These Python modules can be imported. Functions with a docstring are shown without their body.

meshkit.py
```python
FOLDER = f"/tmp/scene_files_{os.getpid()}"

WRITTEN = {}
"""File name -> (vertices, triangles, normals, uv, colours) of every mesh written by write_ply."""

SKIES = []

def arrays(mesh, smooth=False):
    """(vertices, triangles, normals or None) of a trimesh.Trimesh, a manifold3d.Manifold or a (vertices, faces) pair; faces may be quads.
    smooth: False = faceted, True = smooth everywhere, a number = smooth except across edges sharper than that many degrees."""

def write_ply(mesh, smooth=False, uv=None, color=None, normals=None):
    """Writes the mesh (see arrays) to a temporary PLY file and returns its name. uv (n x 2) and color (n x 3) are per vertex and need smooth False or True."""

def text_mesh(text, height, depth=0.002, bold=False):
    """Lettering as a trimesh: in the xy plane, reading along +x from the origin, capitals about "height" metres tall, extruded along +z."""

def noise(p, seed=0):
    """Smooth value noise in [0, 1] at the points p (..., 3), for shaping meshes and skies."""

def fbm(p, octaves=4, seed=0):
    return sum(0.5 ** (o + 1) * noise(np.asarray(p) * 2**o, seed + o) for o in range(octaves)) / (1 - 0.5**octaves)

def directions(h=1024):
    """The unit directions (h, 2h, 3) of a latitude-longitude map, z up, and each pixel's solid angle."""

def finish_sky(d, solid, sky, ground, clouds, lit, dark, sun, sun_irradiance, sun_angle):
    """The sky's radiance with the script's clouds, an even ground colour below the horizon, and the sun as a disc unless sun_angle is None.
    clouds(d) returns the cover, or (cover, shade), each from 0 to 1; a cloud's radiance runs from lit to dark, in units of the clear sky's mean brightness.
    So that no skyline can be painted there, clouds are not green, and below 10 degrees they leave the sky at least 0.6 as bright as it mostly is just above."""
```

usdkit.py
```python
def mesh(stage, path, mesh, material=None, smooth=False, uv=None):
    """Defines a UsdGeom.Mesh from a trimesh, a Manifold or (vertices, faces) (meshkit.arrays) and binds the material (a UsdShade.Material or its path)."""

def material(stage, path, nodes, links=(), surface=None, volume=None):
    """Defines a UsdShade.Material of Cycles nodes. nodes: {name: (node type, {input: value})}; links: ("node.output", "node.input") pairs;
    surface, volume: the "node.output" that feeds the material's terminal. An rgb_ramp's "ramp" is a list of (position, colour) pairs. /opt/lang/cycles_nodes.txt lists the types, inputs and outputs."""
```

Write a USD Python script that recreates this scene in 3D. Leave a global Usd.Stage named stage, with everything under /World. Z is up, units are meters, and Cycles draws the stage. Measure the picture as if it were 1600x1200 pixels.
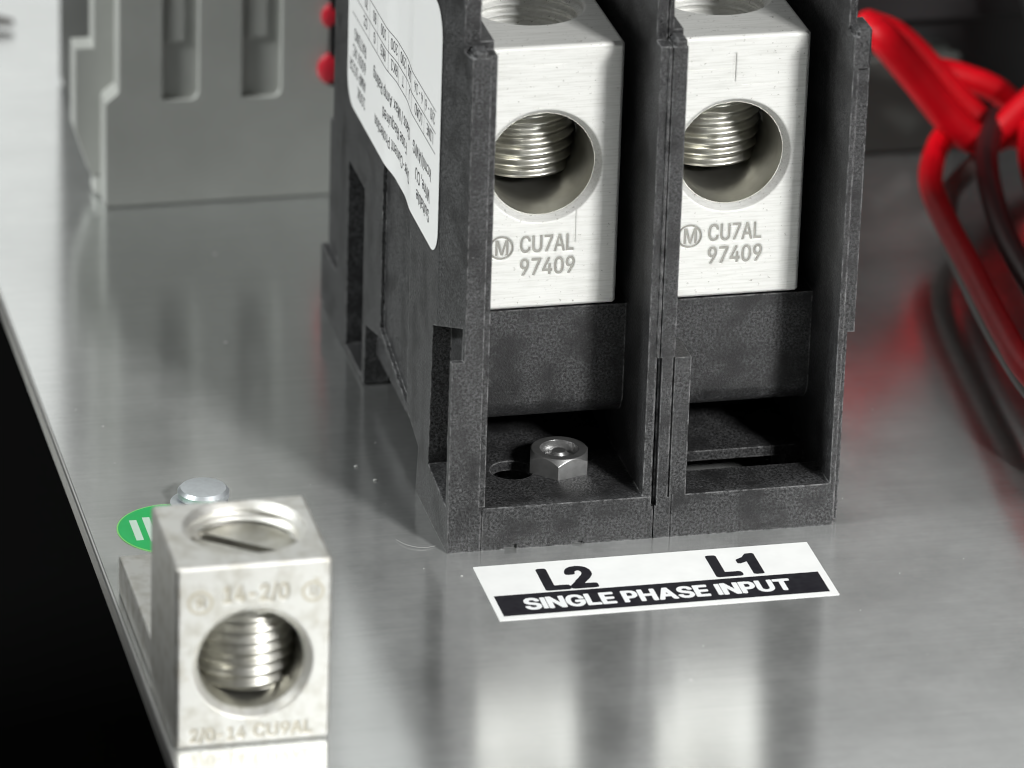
import math, random
import numpy as np, trimesh, usdkit, meshkit
import manifold3d as m3
from manifold3d import Manifold, CrossSection
from pxr import Usd, UsdGeom, UsdLux, UsdShade, Gf, Sdf

random.seed(7); rng = np.random.default_rng(7)
stage = Usd.Stage.CreateInMemory()
UsdGeom.SetStageUpAxis(stage, UsdGeom.Tokens.z); UsdGeom.SetStageMetersPerUnit(stage, 1.0)
UsdGeom.Xform.Define(stage, '/World'); UsdGeom.Scope.Define(stage, '/World/Looks')
MM = 0.001      # everything below is written in millimetres; origin = front left bottom corner of the terminal block

# ------------------------------------------------------------------ camera
TH, PS, RO = np.radians([24.22521, 13.76247, 1.81628])
fw = np.array([math.sin(PS)*math.cos(TH), math.cos(PS)*math.cos(TH), -math.sin(TH)])
rt = np.cross(fw, [0, 0, 1]); rt /= np.linalg.norm(rt); up = np.cross(rt, fw)
c_, s_ = math.cos(RO), math.sin(RO)
rt, up = c_*rt + s_*up, -s_*rt + c_*up
CAM = np.array([-131.44205, -564.74041, 281.87577])
cam = UsdGeom.Camera.Define(stage, '/World/camera')
cam.AddTransformOp().Set(Gf.Matrix4d(*rt, 0, *up, 0, *(-fw), 0, *(CAM*MM), 1))
cam.CreateHorizontalApertureAttr(36.0); cam.CreateVerticalApertureAttr(27.0)
FL = 36.0*9022.05/1600
cam.CreateFocalLengthAttr(FL); cam.CreateClippingRangeAttr(Gf.Vec2f(0.02, 20))
cam.CreateFStopAttr(FL/7.4); cam.CreateFocusDistanceAttr(0.648)
cam.CreateExposureAttr(0.0)

# ------------------------------------------------------------------ light: unseen lamps and an even room light, no sky, no sun
def look(l, pos, target):
    p, t = np.array(pos, float)*MM, np.array(target, float)*MM
    z = (p - t)/np.linalg.norm(p - t); x = np.cross([0, 0, 1], z); x /= np.linalg.norm(x); y = np.cross(z, x)
    l.AddTransformOp().Set(Gf.Matrix4d(*x, 0, *y, 0, *z, 0, *p, 1))
def rect(name, pos, target, w, h, inten, col):
    l = UsdLux.RectLight.Define(stage, '/World/'+name)
    l.CreateWidthAttr(w*MM); l.CreateHeightAttr(h*MM); l.CreateIntensityAttr(inten); l.CreateColorAttr(Gf.Vec3f(*col))
    look(l, pos, target); return l
KE, KA, KD = math.radians(28), math.radians(22.5), 720
key_pos = np.array([25, 5, 40]) + KD*np.array([math.sin(KA)*math.cos(KE), -math.cos(KA)*math.cos(KE), math.sin(KE)])
rect('unseen_key_lamp', key_pos, (25, 5, 40), 85, 85, 258.0, (1, 1, .98))  # out of view at the front right, lights the lug fronts
rect('unseen_back_light', (300, 1500, 800), (0, 0, 0), 2200, 1500, .88, (.98, 1.0, .98))  # out of view behind, placed for the bright sheen on the plate
rect('unseen_left_lamp', (-800, -80, 740), (10, 40, 40), 200, 200, 100.0, (.97, .995, .98))  # out of view, placed to light the side label and left faces
dome = UsdLux.DomeLight.Define(stage, '/World/room_light')
dm = usdkit.material(stage, '/World/Looks/room_light', {'b': ('background_shader', {'color': (.97, 1, .97), 'strength': 0.06})}, surface='b.background')
UsdShade.MaterialBindingAPI.Apply(dome.GetPrim()).Bind(dm)

# ------------------------------------------------------------------ materials (positions in mm)
def mat(name, base, rough=.5, metal=0., var=None, vscale=(1, 1, 1), vmid=(.35, .65), detail=4, bump=0., bscale=(1, 1, 1), bdet=3, bevel=0., rvar=0., aniso=0., tangent=None, spec=.5, spots=None, coat=0., wear=None):
    n = {'g': ('geometry', {}), 'k': ('mapping', {'mapping_type': 'point', 'scale': (1000, 1000, 1000)}),
         'p': ('principled_bsdf', {'base_color': base, 'roughness': rough, 'metallic': metal, 'specular_ior_level': spec, 'anisotropic': aniso, 'coat_weight': coat})}
    L = [('g.position', 'k.vector')]
    col = None
    if var is not None:
        n['vm'] = ('mapping', {'mapping_type': 'point', 'scale': vscale}); n['v'] = ('noise_texture', {'scale': 1.0, 'detail': detail, 'roughness': .74 if detail > 8 else .62})
        n['vr'] = ('rgb_ramp', {'ramp': [(vmid[0], base), (vmid[1], var)]})
        L += [('k.vector', 'vm.vector'), ('vm.vector', 'v.vector'), ('v.fac', 'vr.fac')]; col = 'vr.color'
    if spots is not None:      # (colour, scale, low, high): a second, coarser layer of stain or dust
        sc, ss, lo, hi = spots
        n['s'] = ('noise_texture', {'scale': ss, 'detail': 5, 'roughness': .6}); n['sr'] = ('map_range', {'from_min': lo, 'from_max': hi, 'clamp': True})
        n['sm'] = ('mix_color', {'a': base, 'b': sc})
        L += [('k.vector', 's.vector'), ('s.fac', 'sr.value'), ('sr.result', 'sm.fac')]
        if col: L.append((col, 'sm.a'))
        col = 'sm.result'
    if wear is not None:       # rubbed, paler edges
        n['wb'] = ('bevel', {'radius': .35*MM, 'samples': 8}); n['wd'] = ('vector_math', {'math_type': 'dot_product'}); n['wr'] = ('map_range', {'from_min': .99, 'from_max': .80, 'clamp': True})
        n['wn'] = ('noise_texture', {'scale': .9, 'detail': 6, 'roughness': .7}); n['wm'] = ('map_range', {'from_min': .42, 'from_max': .62, 'clamp': True}); n['wx'] = ('math', {'math_type': 'multiply'}); n['wc'] = ('mix_color', {'b': wear})
        L += [('wb.bevel', 'wd.vector1'), ('g.normal', 'wd.vector2'), ('wd.value', 'wr.value'), ('k.vector', 'wn.vector'), ('wn.fac', 'wm.value'), ('wr.result', 'wx.value1'), ('wm.result', 'wx.value2'), ('wx.value', 'wc.fac'), (col, 'wc.a')]
        col = 'wc.result'
    if col: L.append((col, 'p.base_color'))
    if rvar:
        n['rn'] = ('noise_texture', {'scale': 1.0, 'detail': 4}); n['rm'] = ('mapping', {'mapping_type': 'point', 'scale': bscale})
        n['rr'] = ('map_range', {'from_min': .3, 'from_max': .7, 'to_min': rough-rvar, 'to_max': rough+rvar})
        L += [('k.vector', 'rm.vector'), ('rm.vector', 'rn.vector'), ('rn.fac', 'rr.value'), ('rr.result', 'p.roughness')]
    nrm = None
    if bevel:
        n['bv'] = ('bevel', {'radius': bevel*MM, 'samples': 6}); nrm = 'bv.bevel'
    if bump:
        n['bm'] = ('mapping', {'mapping_type': 'point', 'scale': bscale}); n['bn'] = ('noise_texture', {'scale': 1.0, 'detail': bdet, 'roughness': .6})
        n['bp'] = ('bump', {'strength': 1.0, 'distance': bump*MM})
        L += [('k.vector', 'bm.vector'), ('bm.vector', 'bn.vector'), ('bn.fac', 'bp.height')]
        if nrm: L.append((nrm, 'bp.normal'))
        nrm = 'bp.normal'
    if nrm: L.append((nrm, 'p.normal'))
    if tangent is not None:
        n['t'] = ('combine_xyz', dict(zip('xyz', tangent))); L.append(('t.vector', 'p.tangent'))
    return usdkit.material(stage, '/World/Looks/'+name, n, L, surface='p.BSDF')

M = {}
M['plate'] = usdkit.material(stage, '/World/Looks/brushed_steel', {
    'g': ('geometry', {}), 'k': ('mapping', {'mapping_type': 'point', 'scale': (1000, 1000, 1000)}),
    'm1': ('mapping', {'mapping_type': 'point', 'scale': (.06, 1.6, 1)}), 'n1': ('noise_texture', {'scale': 1.0, 'detail': 5, 'roughness': .65}),
    'r1': ('rgb_ramp', {'ramp': [(.3, (.74, .755, .75)), (.7, (.82, .83, .825))]}),
    'm2': ('mapping', {'mapping_type': 'point', 'scale': (.2, 6, 1)}), 'n2': ('noise_texture', {'scale': 1.0, 'detail': 4}), 'b2': ('bump', {'strength': 1.0, 'distance': .0038*MM}),
    'n3': ('noise_texture', {'scale': .07, 'detail': 5, 'roughness': .65}), 'f3': ('map_range', {'from_min': .35, 'from_max': .65, 'to_min': .08, 'to_max': .19, 'clamp': True}),
    't': ('combine_xyz', {'x': 0, 'y': 1, 'z': 0}),
    'p': ('principled_bsdf', {'metallic': .93, 'roughness': .17, 'anisotropic': .72}), 'q': ('principled_bsdf', {'metallic': .93, 'roughness': .56, 'anisotropic': .75}), 'x': ('mix_closure', {})},
    [('g.position', 'k.vector'), ('k.vector', 'm1.vector'), ('m1.vector', 'n1.vector'), ('n1.fac', 'r1.fac'), ('r1.color', 'p.base_color'), ('r1.color', 'q.base_color'),
     ('k.vector', 'm2.vector'), ('m2.vector', 'n2.vector'), ('n2.fac', 'b2.height'), ('b2.normal', 'p.normal'), ('b2.normal', 'q.normal'), ('t.vector', 'p.tangent'), ('t.vector', 'q.tangent'),
     ('k.vector', 'n3.vector'), ('n3.fac', 'f3.value'), ('f3.result', 'x.fac'), ('p.BSDF', 'x.closure1'), ('q.BSDF', 'x.closure2')], surface='x.closure')
M['plate_edge'] = mat('steel_edge', (.7, .7, .69), .4, 1.0)
M['phenolic'] = mat('black_phenolic', (.012, .012, .0125), .38, var=(.125, .126, .13), vscale=(3.3, 3.3, 3.3), vmid=(.42, .68), detail=9, bump=.15, bscale=(3.4, 3.4, 3.4), bdet=6, bevel=.22, spec=.30, wear=(.30, .30, .305), spots=((.022, .022, .023), .24, .46, .64))
M['lug'] = mat('tinned_metal', (.87, .87, .85), .68, .68, var=(.72, .72, .69), vscale=(.2, 4, 4), vmid=(.45, .75), bump=.022, bscale=(.25, 6, 6), bdet=5, bevel=.35, rvar=.06, spots=((.42, .41, .38), 1.9, .62, .72))
M['lug_dull'] = mat('tinned_metal_worn', (.80, .795, .765), .52, .96, var=(.58, .56, .50), vscale=(.5, .5, .5), vmid=(.45, .75), bump=.015, bscale=(2, 2, 2), bdet=5, bevel=.35, spots=((.52, .47, .36), .8, .66, .80))
M['thread'] = mat('thread_metal', (.60, .595, .56), .36, 1.0, var=(.44, .43, .38), vscale=(.6, .6, .6), vmid=(.35, .7))
M['bore'] = mat('dark_bore_metal', (.58, .575, .53), .36, .95, var=(.48, .47, .42), vscale=(.4, .4, .4))  # darker metal colour than the lug around the bore
M['stamp'] = mat('stamped_grime', (.33, .325, .30), .55, .8)
M['stamp_brown'] = mat('stamped_brown', (.58, .54, .44), .55, .8)
M['white'] = mat('sticker_white', (.80, .805, .80), .42, var=(.75, .755, .75), vscale=(.2, .2, .2))
M['label_white'] = mat('label_white', (.90, .905, .90), .35)
M['ink'] = mat('black_ink', (.010, .009, .013), .5, var=(.018, .018, .022), vscale=(1, 1, 1), spec=.2)
M['fine_ink'] = mat('label_ink', (.06, .06, .065), .6)
M['band_white'] = mat('band_letter_white', (.78, .79, .8), .4)
M['green'] = mat('sticker_green', (.004, .50, .12), .42, var=(.004, .46, .105), vscale=(.5, .5, .5))
M['green_rim'] = mat('sticker_rim', (.25, .72, .20), .45)
M['pale_green'] = mat('sticker_bars', (.62, .80, .68), .45)
M['nut'] = mat('dark_steel_nut', (.62, .62, .62), .34, .9, var=(.5, .5, .5), vscale=(1, 1, 1), bevel=.1)
M['zinc'] = mat('zinc_screw', (.70, .74, .77), .42, .75, var=(.63, .66, .69), vscale=(1, 1, 1))
M['grey_plastic'] = mat('grey_plastic', (.49, .50, .475), .5, var=(.455, .465, .44), vscale=(.15, .15, .15), bevel=.35)
M['grey_plastic_dark'] = mat('grey_plastic_dark', (.05, .052, .048), .5, bevel=.3)  # near-black grey of the low box and the rear body
M['red_plastic'] = mat('red_plastic', (.62, .02, .04), .35)
M['wire_red'] = mat('red_insulation', (.80, .002, .012), .5, var=(.70, .002, .010), spec=.25, vscale=(.4, .4, .4))
M['wire_grey'] = mat('grey_insulation', (.16, .15, .14), .45)
M['wire_dark'] = mat('dark_insulation', (.05, .012, .014), .45)
M['black'] = mat('black_plastic', (.012, .012, .013), .5)
M['cloth'] = mat('black_cloth', (.002, .002, .002), .95, spec=.05)
M['pale'] = mat('pale_card', (.72, .72, .69), .7)
M['dust'] = mat('dust', (.42, .42, .41), .9)

# ------------------------------------------------------------------ helpers
taken = {}
def nm(parent, name):
    k = (parent, name); taken[k] = taken.get(k, -1) + 1
    return name if taken[k] == 0 else f'{name}_{taken[k]:03d}'
def tag(prim, label=None, cat=None, group=None, kind=None):
    for k, v in (('label', label), ('category', cat), ('group', group), ('kind', kind)):
        if v: prim.SetCustomDataByKey(k, v)
    return prim
def arr(mesh):
    if hasattr(mesh, 'to_mesh'):
        q = mesh.to_mesh(); return np.array(q.vert_properties[:, :3], float), np.array(q.tri_verts)
    if hasattr(mesh, 'vertices'): return np.array(mesh.vertices, float), np.array(mesh.faces)
    return np.array(mesh[0], float), np.array(mesh[1])
def obj(name, mesh, material, parent=None, smooth=30, label=None):
    base = parent.GetPath().pathString if parent is not None else '/World'
    v, f = arr(mesh)
    p = usdkit.mesh(stage, base+'/'+nm(base, name), trimesh.Trimesh(v*MM, f, process=False), material, smooth=smooth).GetPrim()
    if label: p.SetCustomDataByKey('label', label)
    return p
def thing(name, label, cat, group=None):
    p = UsdGeom.Xform.Define(stage, '/World/'+nm('/World', name)).GetPrim()
    return tag(p, label, cat, group)
def box(x0, x1, y0, y1, z0, z1): return Manifold.cube([x1-x0, y1-y0, z1-z0]).translate([x0, y0, z0])
def cbox(x0, x1, y0, y1, z0, z1, c):
    return Manifold.batch_hull([box(x0, x1, y0+c, y1-c, z0+c, z1-c), box(x0+c, x1-c, y0, y1, z0+c, z1-c), box(x0+c, x1-c, y0+c, y1-c, z0, z1)])
def prism_x(poly, x0, x1):     # poly in (y, z), extruded along x
    return CrossSection([poly[::-1]] if area(poly) < 0 else [poly]).extrude(x1-x0).transform([[0, 0, 1, x0], [1, 0, 0, 0], [0, 1, 0, 0]])
def prism_y(poly, y0, y1):     # poly in (x, z), extruded along y
    m = CrossSection([poly[::-1]] if area(poly) < 0 else [poly]).extrude(y1-y0)
    return m.transform([[1, 0, 0, 0], [0, 0, -1, y1], [0, 1, 0, 0]])
def area(p):
    p = np.array(p); x, y = p[:, 0], p[:, 1]; return .5*np.sum(x*np.roll(y, -1) - np.roll(x, -1)*y)
def cyl_y(x, z, r, y0, y1, r2=None, n=72):
    return Manifold.cylinder(y1-y0, r, r if r2 is None else r2, n).transform([[1, 0, 0, x], [0, 0, 1, y0], [0, -1, 0, z]])
def cyl_z(x, y, r, z0, z1, r2=None, n=72): return Manifold.cylinder(z1-z0, r, r if r2 is None else r2, n).translate([x, y, z0])
def threaded(x, y, r, z0, z1, pitch=1.25, depth=.48, n=72, per=8):
    """closed helical threaded rod as a Manifold"""
    rows = max(4, int((z1-z0)/pitch*per)); th = np.arange(n)/n*2*np.pi; V = []
    for i in range(rows+1):
        z = z0 + (z1-z0)*i/rows
        ph = (z/pitch - th/(2*np.pi)) % 1.0
        rr = r - depth*np.clip(np.abs(ph-.5)*2.5 - .12, 0, 1)
        V.append(np.stack([x+rr*np.cos(th), y+rr*np.sin(th), np.full(n, z)], 1))
    V = np.concatenate(V + [np.array([[x, y, z0], [x, y, z1]])]); F = []
    for i in range(rows):
        for j in range(n):
            a, b = i*n+j, i*n+(j+1) % n
            F += [(a, b, b+n), (a, b+n, a+n)]
    b0, b1 = len(V)-2, len(V)-1
    for j in range(n):
        F += [(b0, (j+1) % n, j), (b1, rows*n+j, rows*n+(j+1) % n)]
    return Manifold(m3.Mesh(V.astype(np.float32), np.array(F, np.uint32)))
def smooth_path(pts, k=10):
    P = np.array(pts, float); P = np.vstack([2*P[0]-P[1], P, 2*P[-1]-P[-2]]); out = []
    for i in range(1, len(P)-2):
        for t in np.arange(k)/k:
            a, b, c, d = P[i-1:i+3]
            out.append(.5*((2*b)+(c-a)*t+(2*a-5*b+4*c-d)*t*t+(-a+3*b-3*c+d)*t**3))
    return np.array(out + [P[-2]])
def tube(pts, r, n=14, k=10):
    P = smooth_path(pts, k); T = np.gradient(P, axis=0); T /= np.linalg.norm(T, axis=1)[:, None]
    ref = np.array([.3, .2, 1.0]); V = []; m = len(P); rr = np.full(m, r) if np.ndim(r) == 0 else np.interp(np.linspace(0, 1, m), np.linspace(0, 1, len(r)), r)
    u = np.cross(T[0], ref); u /= np.linalg.norm(u); th = np.arange(n)/n*2*np.pi
    ends = [(-1.0, .0), (-.75, .66), (-.35, .94)]
    rings = [(P[0]+T[0]*rr[0]*e, T[0], rr[0]*max(q, .02)) for e, q in ends] + [(P[i], T[i], rr[i]) for i in range(m)] + [(P[-1]-T[-1]*rr[-1]*e, T[-1], rr[-1]*max(q, .02)) for e, q in ends[::-1]]
    for p, t, q in rings:
        u = u - t*np.dot(u, t); u /= np.linalg.norm(u); w = np.cross(t, u)
        V.append(p + q*(np.cos(th)[:, None]*u + np.sin(th)[:, None]*w))
    V = np.concatenate(V); F = []
    for i in range(len(rings)-1):
        for j in range(n):
            a, b = i*n+j, i*n+(j+1) % n; F += [(a, b, b+n), (a, b+n, a+n)]
    return V, np.array(F)
def text(s, h, bold=False, sx=1.0, depth=.02):
    t = meshkit.text_mesh(s, h, depth, bold); v = np.array(t.vertices); v[:, 0] *= sx; return v, np.array(t.faces)
def place(vf, fn): return np.array([fn(*p) for p in vf[0]]), vf[1]
def join(parts):
    V, F, o = [], [], 0
    for v, f in map(arr, parts): V.append(v); F.append(np.asarray(f)+o); o += len(v)
    return np.concatenate(V), np.concatenate(F)
def flip(vf): return vf[0], np.asarray(vf[1])[:, ::-1]
def front_text(s, h, x, y, z, bold=False, sx=1.0, depth=.05, slant=0.):  # upright lettering on a face that looks along -y, its back on plane y
    return place(text(s, h, bold, sx, depth), lambda a, b, c: (x+a+slant*b, y-c, z+b))
def solid(vf):
    v, f = vf; t = trimesh.Trimesh(v, f); return Manifold(m3.Mesh(np.array(t.vertices, np.float32), np.array(t.faces, np.uint32)))

# ------------------------------------------------------------------ the surface: steel plate over a black cloth
pl = stage.DefinePrim('/World/mounting_plate', 'Xform')
tag(pl, 'brushed steel mounting plate under the terminal block', 'metal plate', kind='structure')
obj('plate_sheet', box(-38.2, 190, -120, 420, -2.0, 0), M['plate'], pl, smooth=False)
obj('plate_lip', Manifold.batch_hull([box(-38.6, -38.25, -120, 420, -2.2, -.25), box(-38.45, -38.25, -120, 420, -2.2, -.08)]), M['plate_edge'], pl, smooth=False)
tc = obj('table_cloth', box(-900, 900, -400, 1300, -64, -60), M['cloth'], smooth=False)
tag(tc, 'black cloth lying below the edge of the metal plate', 'cloth', kind='structure')

# ------------------------------------------------------------------ terminal block
blk = thing('terminal_block', 'black two pole power terminal block standing on the steel plate', 'terminal block')
H = 76
prof = [(0, 0), (16.6, 0), (15.6, 6), (22, 7.8), (36.6, 10.3), (45.5, 8.2), (46.2, .3), (72, .3), (72, 24), (66, 24), (66, H), (2.4, H), (2.4, 59), (0, 59)]
body = prism_x(prof, 0, 45.0) + box(1.6, 44.9, 14, 60, 4.0, 12)
# bays: floor at 5.2, walls, back wall, an undercut behind its foot
def bay(x0, x1):
    b = box(x0, x1, -1, 10.6, 5.2, H+1) + box(x0, x1, -1, 36, 24.4, H+1)
    b += box(x0, x1, 10, 24, 5.2, 10.4) + box(x0, x1, 15, 80, 60.5, H+1)
    return b
body -= bay(4.3, 22.4) + bay(27.3, 44.15) + box(25.4, 30, -1, 10.6, 22.1, H+1) + box(25.4, 30, 10.5, 36, 24.4, H+1) + box(25.4, 30, 5.5, 10.6, 5.2, 24) + box(25.4, 28, 15, 80, 60.5, H+1)
arc = [(10.55, 13.4), (10.7, 12.6), (11.1, 11.7), (11.8, 10.9), (12.6, 10.5), (13.6, 10.3), (24, 10.3), (24, 5.2), (10.55, 5.2)]
body -= prism_x(arc, 4.3, 22.4) + prism_x(arc, 27.3, 44.15)        # rounded foot of the back wall
body -= box(27.3, 44.15, 6.0, 10.9, .6, 6)                       # slot in the right floor
body -= cyl_z(9.5, 9.4, 2.5, .6, 6, n=40)                         # hole in the left floor
# left side: upper front set in by a bevel, channel slots, recessed panel
body -= prism_x([(-1, 23.2), (-1, H+1), (3, H+1), (3, 23.2)], -1, 0.001) if False else Manifold.batch_hull([box(-1, .02, -.5, 7.8, 23.2, H+1), box(-1, 1.45, -.5, -.01, 23.2, H+1)])
body -= prism_x([(.7, 27), (9.9, 23.6), (10.6, 6.2), (1.2, 5.2)], -1, 2.2)
body -= box(-1, 2.2, 47.2, 56.8, .8, 24.8) + box(-1, .9, 62.5, 73, 7.6, 25)
body -= prism_x([(22.3, 8.2), (37.4, 11.2), (37.4, H+1), (22.3, H+1)], -1, .5)
# front faces: small steps, grooves and the two posts of the divider
body -= box(3.55, 4.6, -1, .45, 5.2, H) + box(3.75, 3.95, -1, .14, -1, 5.2)
body -= box(22.1, 23.35, -1, .3, 5.2, H) + box(23.62, 23.76, -1, 80, -1, H+1) + box(23.35, 23.95, -1, .9, 4, 22.2)
body -= box(25.2, 25.42, -1, .35, 5, 22.2) + box(25.6, 25.75, -1, .15, -1, 5.4)
body -= box(44.75, 46, -1, .6, -1, H) + box(-1, 3.2, -1, 2.35, 58.9, 59.2)
body -= box(6.6, 8.0, -1, .5, -.5, .55) + box(14.4, 15.6, -1, .4, -.5, .3)
body -= box(-1, 46, 5, 60, -1, 4.0) - box(-1, 3, 4, 61, -2, 5) - box(42, 47, 4, 61, -2, 5)
body += box(26, 44.5, 5.5, 11.5, .2, .55)
body += box(44.4, 46.3, .9, 4.5, 23.4, 59.6) + box(44.9, 45.5, 1, 66, .2, 58)
for x0, x1, zt in ((1.6, 3.3, 59.75), (23.8, 25.35, 59.95), (44.4, 46.2, 59.9)):   # rounded heads of the posts
    body += cbox(x0, x1, .05, 2.2, 55, zt, .35)
body -= box(2.8, 4.5, -1, 36, 60.0, H+1) + box(24.3, 26, -1, 36, 60.2, H+1)
ha = body ^ box(-5, 23.69, -5, 90, -1, 90); hb = body ^ box(23.69, 60, -5, 90, -1, 90)
obj('pole_housing', ha, M['phenolic'], blk); obj('pole_housing', hb, M['phenolic'], blk)

def lug(parent, name, x0, x1, hx, y0, y1, z0, z1, hz, hr, ty, zs, ztop, m, lab):
    cx = hx + .7
    b = cbox(x0, x1, y0, y1, z0, z1, .3)
    b -= cyl_y(hx, hz, hr-.55, y0-1, y1-1.5) + cyl_y(hx, hz, hr+.35, y0-.3, y0+.9, hr-.55)
    b -= threaded(cx, ty, 6.35, hz, z1+1, depth=.7) + cyl_z(cx, ty, 5.7, z1-.8, z1+.25, 6.75)
    scr = threaded(cx, ty, 5.9, zs, ztop) - box(cx-9, cx+9, -.75, .75, ztop-2.2, ztop+1).translate([-cx, 0, 0]).rotate([0, 0, -38]).translate([cx, ty, 0])
    sl = (cyl_y(hx, hz, hr-.54, y0+.9, y1-1.6) - cyl_y(hx, hz, hr-.62, y0-1, y1-1.8)) - cyl_z(cx, ty, 6.4, hz, z1+1)  # thin sleeve lining the bore, so it can be darker than the lug
    return b, scr, sl
LUGS = [(4.75, 20.95, 12.1), (26.1, 42.2, 33.75)]
for i, (x0, x1, hx) in enumerate(LUGS):
    b, scr, sl = lug(blk, 'terminal_lug', x0, x1, hx, 10, 34, 24.8, 56.1, 41.8, 6.65, 22.8, 37.6, 50.5, M['lug'], None)
    dx = hx - 12.1
    marks = [front_text('CU7AL', 1.95, 9.6+dx, 10, 31.6, True, .70, .3), front_text('97409', 1.95, 9.6+dx, 10, 28.85, True, .76, .3), front_text('M', 1.75, 6.75+dx, 10, 31.45, True, .80, .3)]
    ring = [cyl_y(7.55+dx, 32.3, 1.42, 9.7, 10.3, n=48) - cyl_y(7.55+dx, 32.3, 1.18, 9, 11, n=48)]
    carve = None
    try:
        for t in marks:
            s = solid((t[0] + np.array([0, .18, 0]), t[1]))
            if s.status() == m3.Error.NoError and not s.is_empty(): b = b - s
        b = b - ring[0].translate([0, .12, 0])
    except Exception as e:
        print('carve', e)
    nick = box(33.5, 33.72, 9.8, 10.10, 50.6, 54) + box(27.5, 33.4, 9.8, 10.04, 52.2, 52.3) + box(34.5, 38.6, 9.8, 10.04, 50.2, 50.28).rotate([0, 0, 0]) if i else box(15.9, 16.05, 9.8, 10.08, 32.5, 36.3) + box(8, 14.5, 9.8, 10.04, 53.9, 53.97)
    b = b - nick
    lp = obj('terminal_lug', b, M['lug'], blk, label=('left' if i == 0 else 'right')+' silvery lug stamped CU7AL 97409')
    flat = [(t[0]*np.array([1, .0, 1]) + np.array([0, 10.10, 0]) + (t[0]-[0, 10, 0])*np.array([0, .2, 0]), t[1]) for t in marks]
    obj('stamped_marks', join(flat + [(arr(ring[0])[0]*np.array([1, .1, 1]) + np.array([0, 9.12, 0]), arr(ring[0])[1])]), M['stamp'], lp, smooth=False)
    obj('set_screw', scr, M['thread'], lp); obj('dark_bore_lining', sl, M['bore'], lp)

# hex nut on the floor of the left bay
a0 = math.radians(256)
hexa = CrossSection([[(14.9+3.75*math.cos(a0+k*math.pi/3), 9.4+3.75*math.sin(a0+k*math.pi/3)) for k in range(6)]]).extrude(2.35).translate([0, 0, 5.2])
cone = Manifold.revolve(CrossSection([[(0, 0), (4.3, 0), (4.3, 1.0), (3.15, 2.35), (0, 2.35)]]), 64).translate([14.9, 9.4, 5.2])
nut = (hexa ^ cone) - cyl_z(14.9, 9.4, 2.2, 4, 9)
np_ = obj('hex_nut', nut, M['nut'], blk)
obj('stud', threaded(14.9, 9.4, 1.8, 3, 6.5, .7, .3, 40) + Manifold.cylinder(.8, 1.35, .75, 32).translate([14.9, 9.4, 6.5]), M['nut'], np_)

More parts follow.
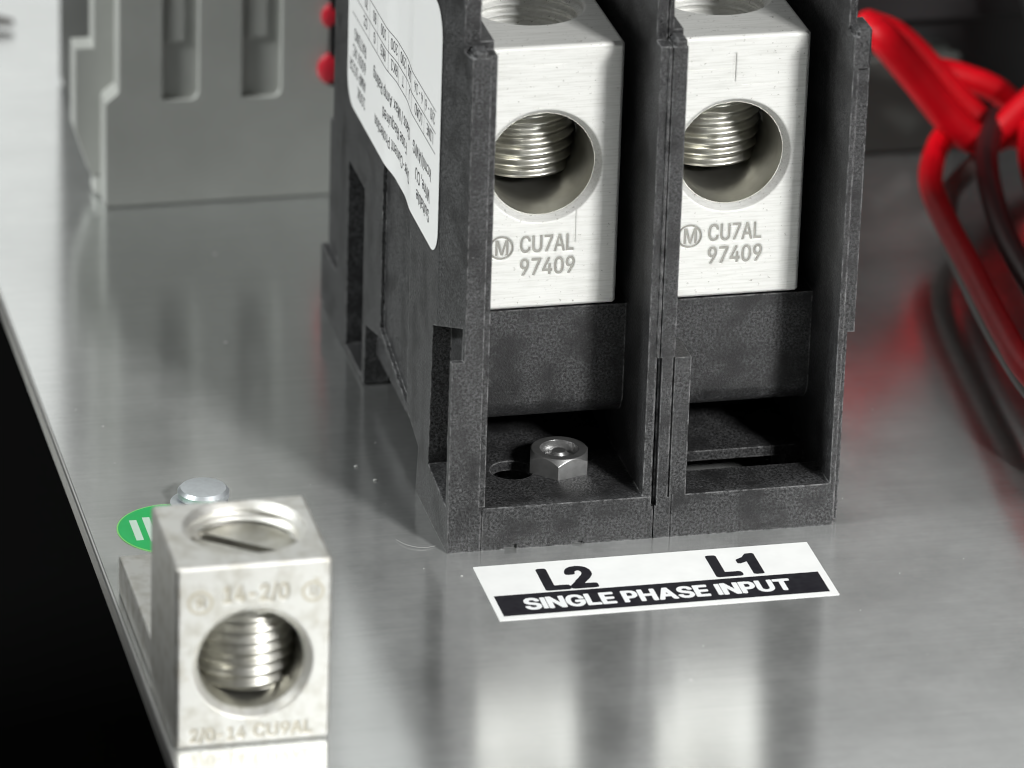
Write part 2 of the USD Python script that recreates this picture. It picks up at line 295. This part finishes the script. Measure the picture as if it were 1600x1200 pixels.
# rating label folded over the recessed side panel
def sidex(y):
    s = lambda a, b: np.clip((y-a)/(b-a), 0, 1)**2*(3-2*np.clip((y-a)/(b-a), 0, 1))
    return -.10 + .36*(s(22.0, 27.5) - s(31.8, 37.2))
from shapely.geometry import box as sbox
def grid_sheet(poly, off, step=.7):
    """shapely polygon in (y, z) as a thin sheet that follows the side of the housing, off in front of it"""
    from shapely import union_all
    V, F = [], []
    y0, z0, y1, z1 = poly.bounds
    for k in range(int(math.ceil((y1-y0)/step))):
        g = poly.intersection(sbox(y0+k*step, z0-1, y0+(k+1)*step, z1+1))
        for q in getattr(g, 'geoms', [g]):
            if q.is_empty or q.area < 1e-6: continue
            v, f = trimesh.creation.triangulate_polygon(q, engine='earcut'); F.append(np.asarray(f)+sum(map(len, V))); V.append(np.asarray(v))
    v, f = np.concatenate(V), np.concatenate(F); P = np.stack([sidex(v[:, 0])-off, v[:, 0], v[:, 1]], 1)
    n = np.cross(P[f[:, 1]]-P[f[:, 0]], P[f[:, 2]]-P[f[:, 0]])[:, 0]; f = np.where((n > 0)[:, None], f[:, ::-1], f)
    return P, f
lab = sbox(8.2+3.5, 32.2+3.5, 57.9-3.5, 61.5-3.5).buffer(3.5, quad_segs=12)
lb = obj('rating_label', grid_sheet(lab, 0), M['label_white'], blk, smooth=False)
prints = []
def side_text(s, h, y, z, sx=.8, bold=False):    # upside down: reads towards the back, its top towards the plate
    t = text(s, h, bold, sx, .001); v = t[0]; Y, Z = y + v[:, 0], z - v[:, 1]
    prints.append((np.stack([sidex(Y)-.03-v[:, 2], Y, Z], 1), t[1]))
def rule(y0, z0, y1, z1, w=.055):
    y0, y1, z0, z1 = min(y0, y1), max(y0, y1), min(z0, z1), max(z0, z1)
    prints.append(grid_sheet(sbox(y0-w*(y0 == y1), z0-w*(z0 == z1), y1+w*(y0 == y1), z1+w*(z0 == z1)), .03))
for z in (43.9, 46.3, 48.9): rule(10.4, z, 55.5, z)
for y in (16.3, 23.2, 27.4, 31.6, 35.8, 41.5, 46.0): rule(y, 43.9, y, 48.9, .03)
side_text('Suitable', 1.55, 12.6, 36.2, .85); side_text('Wire, CU', 1.55, 12.6, 38.6, .85); side_text('kcmil/AWG', 1.55, 12.2, 41.3, .85)
side_text('Over-Current Protection', 1.5, 23.6, 36.3, .78); side_text('Fuse Required', 1.5, 26.2, 38.9, .85); side_text('Class / Max Amp Rating', 1.5, 23.8, 41.5, .85)
for s, y in (('LINE', 11.5), ('LOAD', 17.2), ('J', 24.6), ('T', 28.7), ('RK1', 32.0), ('RK5', 37), ('G', 42.6), ('CC', 47.2)): side_text(s, 1.35, y, 45.9, .8)
for s, y in (('2/0 - 6', 10.9), ('4 - 14', 17.1), ('300', 23.8), ('200', 27.9), ('200', 32.2), ('100', 37), ('80', 42.3), ('70', 47)): side_text(s, 1.35, y, 48.4, .78)
for s, z in (('100K', 35.9), ('AMP SCCR', 38.0), ('600V AC', 40.2), ('RATING', 42.4)): side_text(s, 1.5, 47.5, z, .85)
obj('print', join(prints), M['fine_ink'], lb, smooth=False)

# ------------------------------------------------------------------ stickers on the plate
def flat_box(x0, x1, y0, y1, z, t=.05): return box(x0, x1, y0, y1, z, z+t)
st = thing('phase_sticker', 'white sticker lettered L2 L1 SINGLE PHASE INPUT in front of the terminal block', 'sticker')
obj('sticker_sheet', flat_box(2.1, 40.6, -17.4, -4.0, .01, .07), M['white'], st, smooth=False)
bd = obj('black_band', flat_box(2.75, 39.75, -16.55, -11.55, .09, .01), M['ink'], st, smooth=False)
def flat_text(s, h, x, y, z, bold=True, sx=1.0, w=None, dep=.008):
    v, f = grotesque(s, h)
    if w: v[:, 0] = (v[:, 0]-v[:, 0].min())*(w/np.ptp(v[:, 0]))
    return v+np.array([x, y, z]), f
def grotesque(s, h, gap=.13):     # plain block capitals: a bar for I, a 1 without a foot
    parts, x = [], 0.
    for ch in s:
        if ch == ' ': x += .36*h; continue
        if ch == 'I': v, f = arr(box(0, .17*h, 0, h, 0, .008))
        elif ch == '1':
            v, f = arr(CrossSection([[(.30*h, 0), (.49*h, 0), (.49*h, h), (.34*h, h), (.22*h, .84*h), (.02*h, .74*h), (.02*h, .58*h), (.30*h, .70*h)]]).extrude(.008))
        else:
            v, f = text(ch, h, True, 1.0, .008)
        v = np.array(v); v[:, 0] -= v[:, 0].min(); parts.append((v + [x, 0, 0], f)); x += np.ptp(v[:, 0]) + gap*h
    return join(parts)
def heavy(vf, d): return join([(vf[0] + np.array([a*d, b*d*.7, .0012*k]), vf[1]) for k, (a, b) in enumerate(((0, 0), (1, 0), (-1, 0), (0, 1), (0, -1), (.7, .7), (-.7, .7), (.7, -.7), (-.7, -.7)))])
obj('lettering', heavy(flat_text('SINGLE PHASE INPUT', 2.55, 5.7, -15.35, .108, w=30.2), .10), M['band_white'], bd, smooth=False, label='SINGLE PHASE INPUT in white capitals')
obj('lettering', heavy(flat_text('L2', 4.9, 9.0, -10.9, .09, w=5.6), .24), M['ink'], st, smooth=False, label='black L2')
obj('lettering', heavy(flat_text('L1', 4.9, 28.5, -10.8, .09, w=5.1), .24), M['ink'], st, smooth=False, label='black L1')
gs = thing('earth_sticker', 'round green earth symbol sticker partly hidden behind the loose lug', 'sticker')
gx, gy, gr = -28.9, 11.3, 6.4
obj('sticker_rim', cyl_z(gx, gy, gr, .02, .07, n=96), M['green_rim'], gs, smooth=False)
obj('sticker_disc', cyl_z(gx, gy, gr-.18, .07, .085, n=96), M['green'], gs, smooth=False)
for x, l in ((-33.1, 5.2), (-31.55, 6.2), (-30.0, 7.4)): obj('symbol_bar', flat_box(x-.42, x+.42, gy-l/2+.2, gy+l/2+.2, .086, .012), M['pale_green'], gs, smooth=False)
obj('symbol_bar', flat_box(-29.5, -25.0, gy-.4, gy+.4, .086, .012), M['pale_green'], gs, smooth=False)

# pan head screw behind the loose lug
ps = thing('pan_head_screw', 'small round headed screw in the plate behind the loose lug', 'screw')
obj('screw_head', Manifold.revolve(CrossSection([[(0, 0), (2.6, 0), (2.95, .35), (2.95, 1.0), (2.6, 1.4), (0, 1.6)]]), 48).translate([-24.4, 17.6, .5]), M['zinc'], ps)
obj('washer', cyl_z(-25.0, 16.8, 3.3, 0.02, .5, n=48), M['zinc'], ps)

# ------------------------------------------------------------------ loose lug
ll = thing('loose_lug', 'loose square tinned lug with flat tang on the front left of the plate', 'cable lug')
b, scr, sl = lug(ll, 'loose_lug', -37.9, -21.6, -29.85, -41, -25.6, .06, 21.0, 9.5, 6.25, -32.2, 4.6, 18.7, M['lug_dull'], None)
b += cbox(-37.6, -21.9, -26.2, -3.3, .06, 4.4, .2)
b -= cyl_z(-29.8, -12, 4.0, -1, 6)
marks = [front_text('14-2/0', 1.8, -33.2, -41, 16.7, True, .80, .3), front_text('2/0-14', 1.45, -36.6, -41, .8, True, .85, .3), front_text('CU9AL', 1.45, -29.8, -41, .9, True, .95, .3)]
rings = [cyl_y(-35.4, 16.9, 1.35, -41.3, -40.7, n=40) - cyl_y(-35.4, 16.9, 1.05, -42, -40, n=40), cyl_y(-23.6, 17.3, 1.2, -41.3, -40.7, n=40) - cyl_y(-23.6, 17.3, .9, -42, -40, n=40)]
marks += [front_text('R', 1.3, -35.85, -41, 16.25, True, .8, .3), front_text('U', 1.2, -24.0, -41, 16.75, True, .7, .3)]
for t in marks:
    s = solid((t[0] + np.array([0, .15, 0]), t[1]))
    if s.status() == m3.Error.NoError and not s.is_empty(): b = b - s
lb2 = obj('lug_body', b, M['lug_dull'], ll)
obj('stamped_marks', join([(np.stack([t[0][:, 0], -40.93 + (t[0][:, 1]+41)*.15, t[0][:, 2]], 1), t[1]) for t in marks] + [(arr(q)[0]*[1, .06, 1] + [0, -41*.94+.0, 0], arr(q)[1]) for q in rings]), M['stamp_brown'], lb2, smooth=False)
obj('set_screw', scr, M['thread'], ll); obj('dark_bore_lining', sl, M['bore'], lb2)

# ------------------------------------------------------------------ grey devices behind
gd = thing('grey_switch_housing', 'light grey slotted plastic switch housing behind the block on the left', 'switch housing')
HH = 74
fp = [(-21.2, .15), (11, .15), (11, HH), (-19.5, HH), (-19.5, 15.6), (-20.3, 15.0), (-21.2, 14.2)]
front = prism_y(fp, 105, 109)
def rounded_slot(x0, x1, z0): return prism_y([(x0, z0+.2), (x1-.9, z0), (x1-.3, z0+.3), (x1, z0+1.0), (x1, HH+2), (x0, HH+2)], 104, 105.8)
front -= rounded_slot(-13.9, -9.3, 14.1) + rounded_slot(-3.7, 1.3, 13.9)
obj('front_panel', front, M['grey_plastic'], gd)
obj('slot_insert', cbox(-13.5, -10.9, 105.4, 106.0, 21.8, HH, .2), M['grey_plastic'], gd); obj('slot_insert', cbox(-3.3, -.3, 105.4, 106.0, 21.9, HH, .2), M['grey_plastic'], gd)
back = prism_y([(-22.4, 3.0), (-24.4, 9.2), (-24.4, 20.3), (-22.0, 20.3), (-22.0, HH), (11, HH), (11, 3.0)], 109.05, 113)
obj('side_plate', back, M['grey_plastic'], gd)
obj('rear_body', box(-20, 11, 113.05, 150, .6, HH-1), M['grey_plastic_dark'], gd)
obj('foot', cbox(-22.0, -19.9, 109, 112, .1, 3.0, .4) + box(-21, 10, 109.1, 112, .1, 2.9), M['grey_plastic'], gd)
obj('dark_strip', box(7.3, 9.5, 103.9, 104.9, 15.4, HH), M['black'], gd)
for z, r in ((17.6, 2.15), (24.7, 1.7)):
    obj('red_button', Manifold.sphere(r, 40).scale([.85, .3, 1]).translate([7.6, 104.3, z]), M['red_plastic'], gd)
g2 = thing('grey_base_box', 'low dark grey plastic box behind the red wires', 'plastic box')
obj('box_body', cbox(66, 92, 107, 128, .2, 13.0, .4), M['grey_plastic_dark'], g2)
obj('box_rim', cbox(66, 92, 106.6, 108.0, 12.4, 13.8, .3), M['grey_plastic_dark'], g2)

wl = obj('unseen_shade_panel', box(-156, -150, -220, 70, -60, 124), M['black'], smooth=False)  # out of view, placed to keep the left light off the loose lug
tag(wl, 'unseen dark panel beyond the left edge of the plate, shading the loose lug', 'panel', kind='structure')
wl = obj('unseen_shade_panel', box(112, 118, -130, -38, .1, 140) + box(112, 118, -38.01, 75, .1, 58), M['black'], smooth=False)  # out of view, placed to shade the wires and the plate beside them
tag(wl, 'unseen dark panel on the plate right of the wires, shading the wires', 'panel', kind='structure')
# black devices and cables at the top right
bd2 = thing('black_relay', 'black relay body behind the red wires at the top right', 'relay')
obj('relay_body', cbox(64, 150, 114, 150, .1, 110, 1.0) + cbox(70, 140, 110, 115, 17, 70, .6), M['black'], bd2)  # top out of view, made tall to darken the reflection in the plate
obj('relay_terminal', cbox(99.6, 102.2, 103, 106, 23, 28, .5), M['grey_plastic'], bd2, label='pale terminal at the right edge')
def wire(label, pts, r, m, cat='wire', group=None, name='red_wire'):
    o = obj(name, tube(pts, r), M[m]); tag(o, label, cat, group); return o
wire('thick bright red wire nearest the terminal block bending down to the right', [(73.6, 86, 25.6), (75.0, 84.5, 24.4), (79, 84, 19.6), (83.0, 84, 14.6), (86.5, 84, 11.4), (90, 84, 11.6), (94, 83, 16), (100, 80, 23), (112, 78, 32)], 2.15, 'wire_red')
wire('second bright red wire just behind the thick red one', [(74.0, 90.5, 25.0), (77.6, 89.6, 23.5), (82, 89, 19.2), (86.5, 88.5, 14.2), (91, 88, 10.5), (99, 90, 9), (110, 92, 12)], 1.85, 'wire_red')
wire('dull red wire arching behind the two bright ones', [(83, 93, 17.5), (88, 93, 16), (93, 93, 13.5), (97, 92, 9), (99, 91, 4)], 1.7, 'wire_red')
wire('outermost red wire of the hanging loop right of the block', [(85.5, 88, 11.8), (82, 84, 10.2), (78.8, 76, 8.8), (77.2, 64, 8.5), (76, 50, 8.4), (74.2, 32, 8.6), (72.8, 16, 9.4), (74, 2, 11), (80, -14, 13), (92, -26, 26), (104, -30, 48), (112, -20, 66)], 1.55, 'wire_red')  # this and the next loop ends rise out of view to shade the bundle
wire('grey wire running under the outermost red loop', [(88, 86, 7), (82, 78, 6.2), (78.6, 66, 5.6), (76.6, 50, 5.4), (75, 32, 5.4), (74.2, 16, 6.2), (76, 2, 7.6), (82, -12, 9), (90, -24, 22), (98, -30, 44), (104, -22, 62)], 1.35, 'wire_grey', name='grey_wire')
wire('dark inner wire of the loop beside the outermost red wire', [(90, 86, 13), (86, 76, 11), (83, 60, 9.4), (81.5, 44, 9), (81, 26, 9), (82, 10, 10), (86, -6, 12), (91, -16, 30), (94, -22, 52), (96, -18, 70)], 1.5, 'wire_dark', name='dark_wire')
wire('dim red wire in the middle of the hanging loop', [(95, 86, 14), (91, 74, 12), (88.5, 58, 10.4), (87.4, 40, 10), (88, 22, 10.4), (91, 6, 12), (94, -6, 26), (98, -14, 46), (108, -14, 64)], 1.5, 'wire_red')
wire('dark wire deepest inside the hanging loop', [(99, 84, 16), (96, 70, 13), (94, 52, 12), (94, 34, 12), (97, 16, 13), (99, 4, 26), (100, -6, 46), (101, -8, 68)], 1.7, 'wire_dark', name='dark_wire')
wire('dim red strand of the loop at the right edge of the plate', [(101, 80, 12), (97, 66, 9.5), (95, 50, 8.4), (95, 34, 8.6), (99, 18, 10), (106, 8, 18)], 1.5, 'wire_red')
wire('short dim red wire curling in from the right edge', [(104, 66, 24), (98.5, 64, 19.4), (94.4, 62, 16.4), (90.5, 62, 17.2), (89, 63, 21)], 1.6, 'wire_red')
wire('black cable sagging across the top right corner', [(70, 108, 36), (80, 104, 31), (92, 102, 30.5), (104, 100, 34), (118, 98, 42)], 2.2, 'black', 'cable', name='black_cable')
wire('black cable running down behind the red wires', [(96, 103, 40), (98, 101, 30), (101, 99, 20), (104, 97, 8), (106, 94, 2.5)], 2.6, 'black', 'cable', name='black_cable')
wire('dark cable end lying on the bright plate at the top left', [(-60, 176, 3), (-38, 172.5, 2.0), (-28, 171.5, 1.3), (-23.6, 170.2, 1.0)], [1.3, 1.2, 1.0, .5], 'wire_grey', 'cable', name='cable_end')
pc = obj('pale_card', cbox(-190, -66.4, 112, 190, -60, -50, 3), M['pale']); tag(pc, 'pale card lying on the cloth beyond the left edge of the plate', 'card')

# dust and lint
D = []
for i in range(70):
    x, y = rng.uniform(-36, 60), rng.uniform(-40, 95)
    s = Manifold.sphere(float(rng.uniform(.03, .08) if i % 12 else rng.uniform(.1, .16)), 8).scale([float(rng.uniform(.7, 1.6)), 1, .6]).translate([x, y, .05]); D.append(s)
for p in ((-10.2, 88), (-13.8, 61), (-5.4, 24), (-4, 20)): D.append(Manifold.sphere(.2, 10).scale([1.3, 1, .6]).translate([p[0], p[1], .1]))
du = obj('dust_specks', join(D), M['dust']); tag(du, 'white dust specks scattered over the steel plate', 'dust', kind='stuff')
lf = obj('lint_fibre', tube([(-4.9, 4.2, .12), (-4.0, 2.5, .2), (-2.4, 1.6, .16), (-.9, 1.9, .12)], .02, 6), M['dust']); tag(lf, 'pale curled lint fibre beside the front left corner of the terminal block', 'lint')
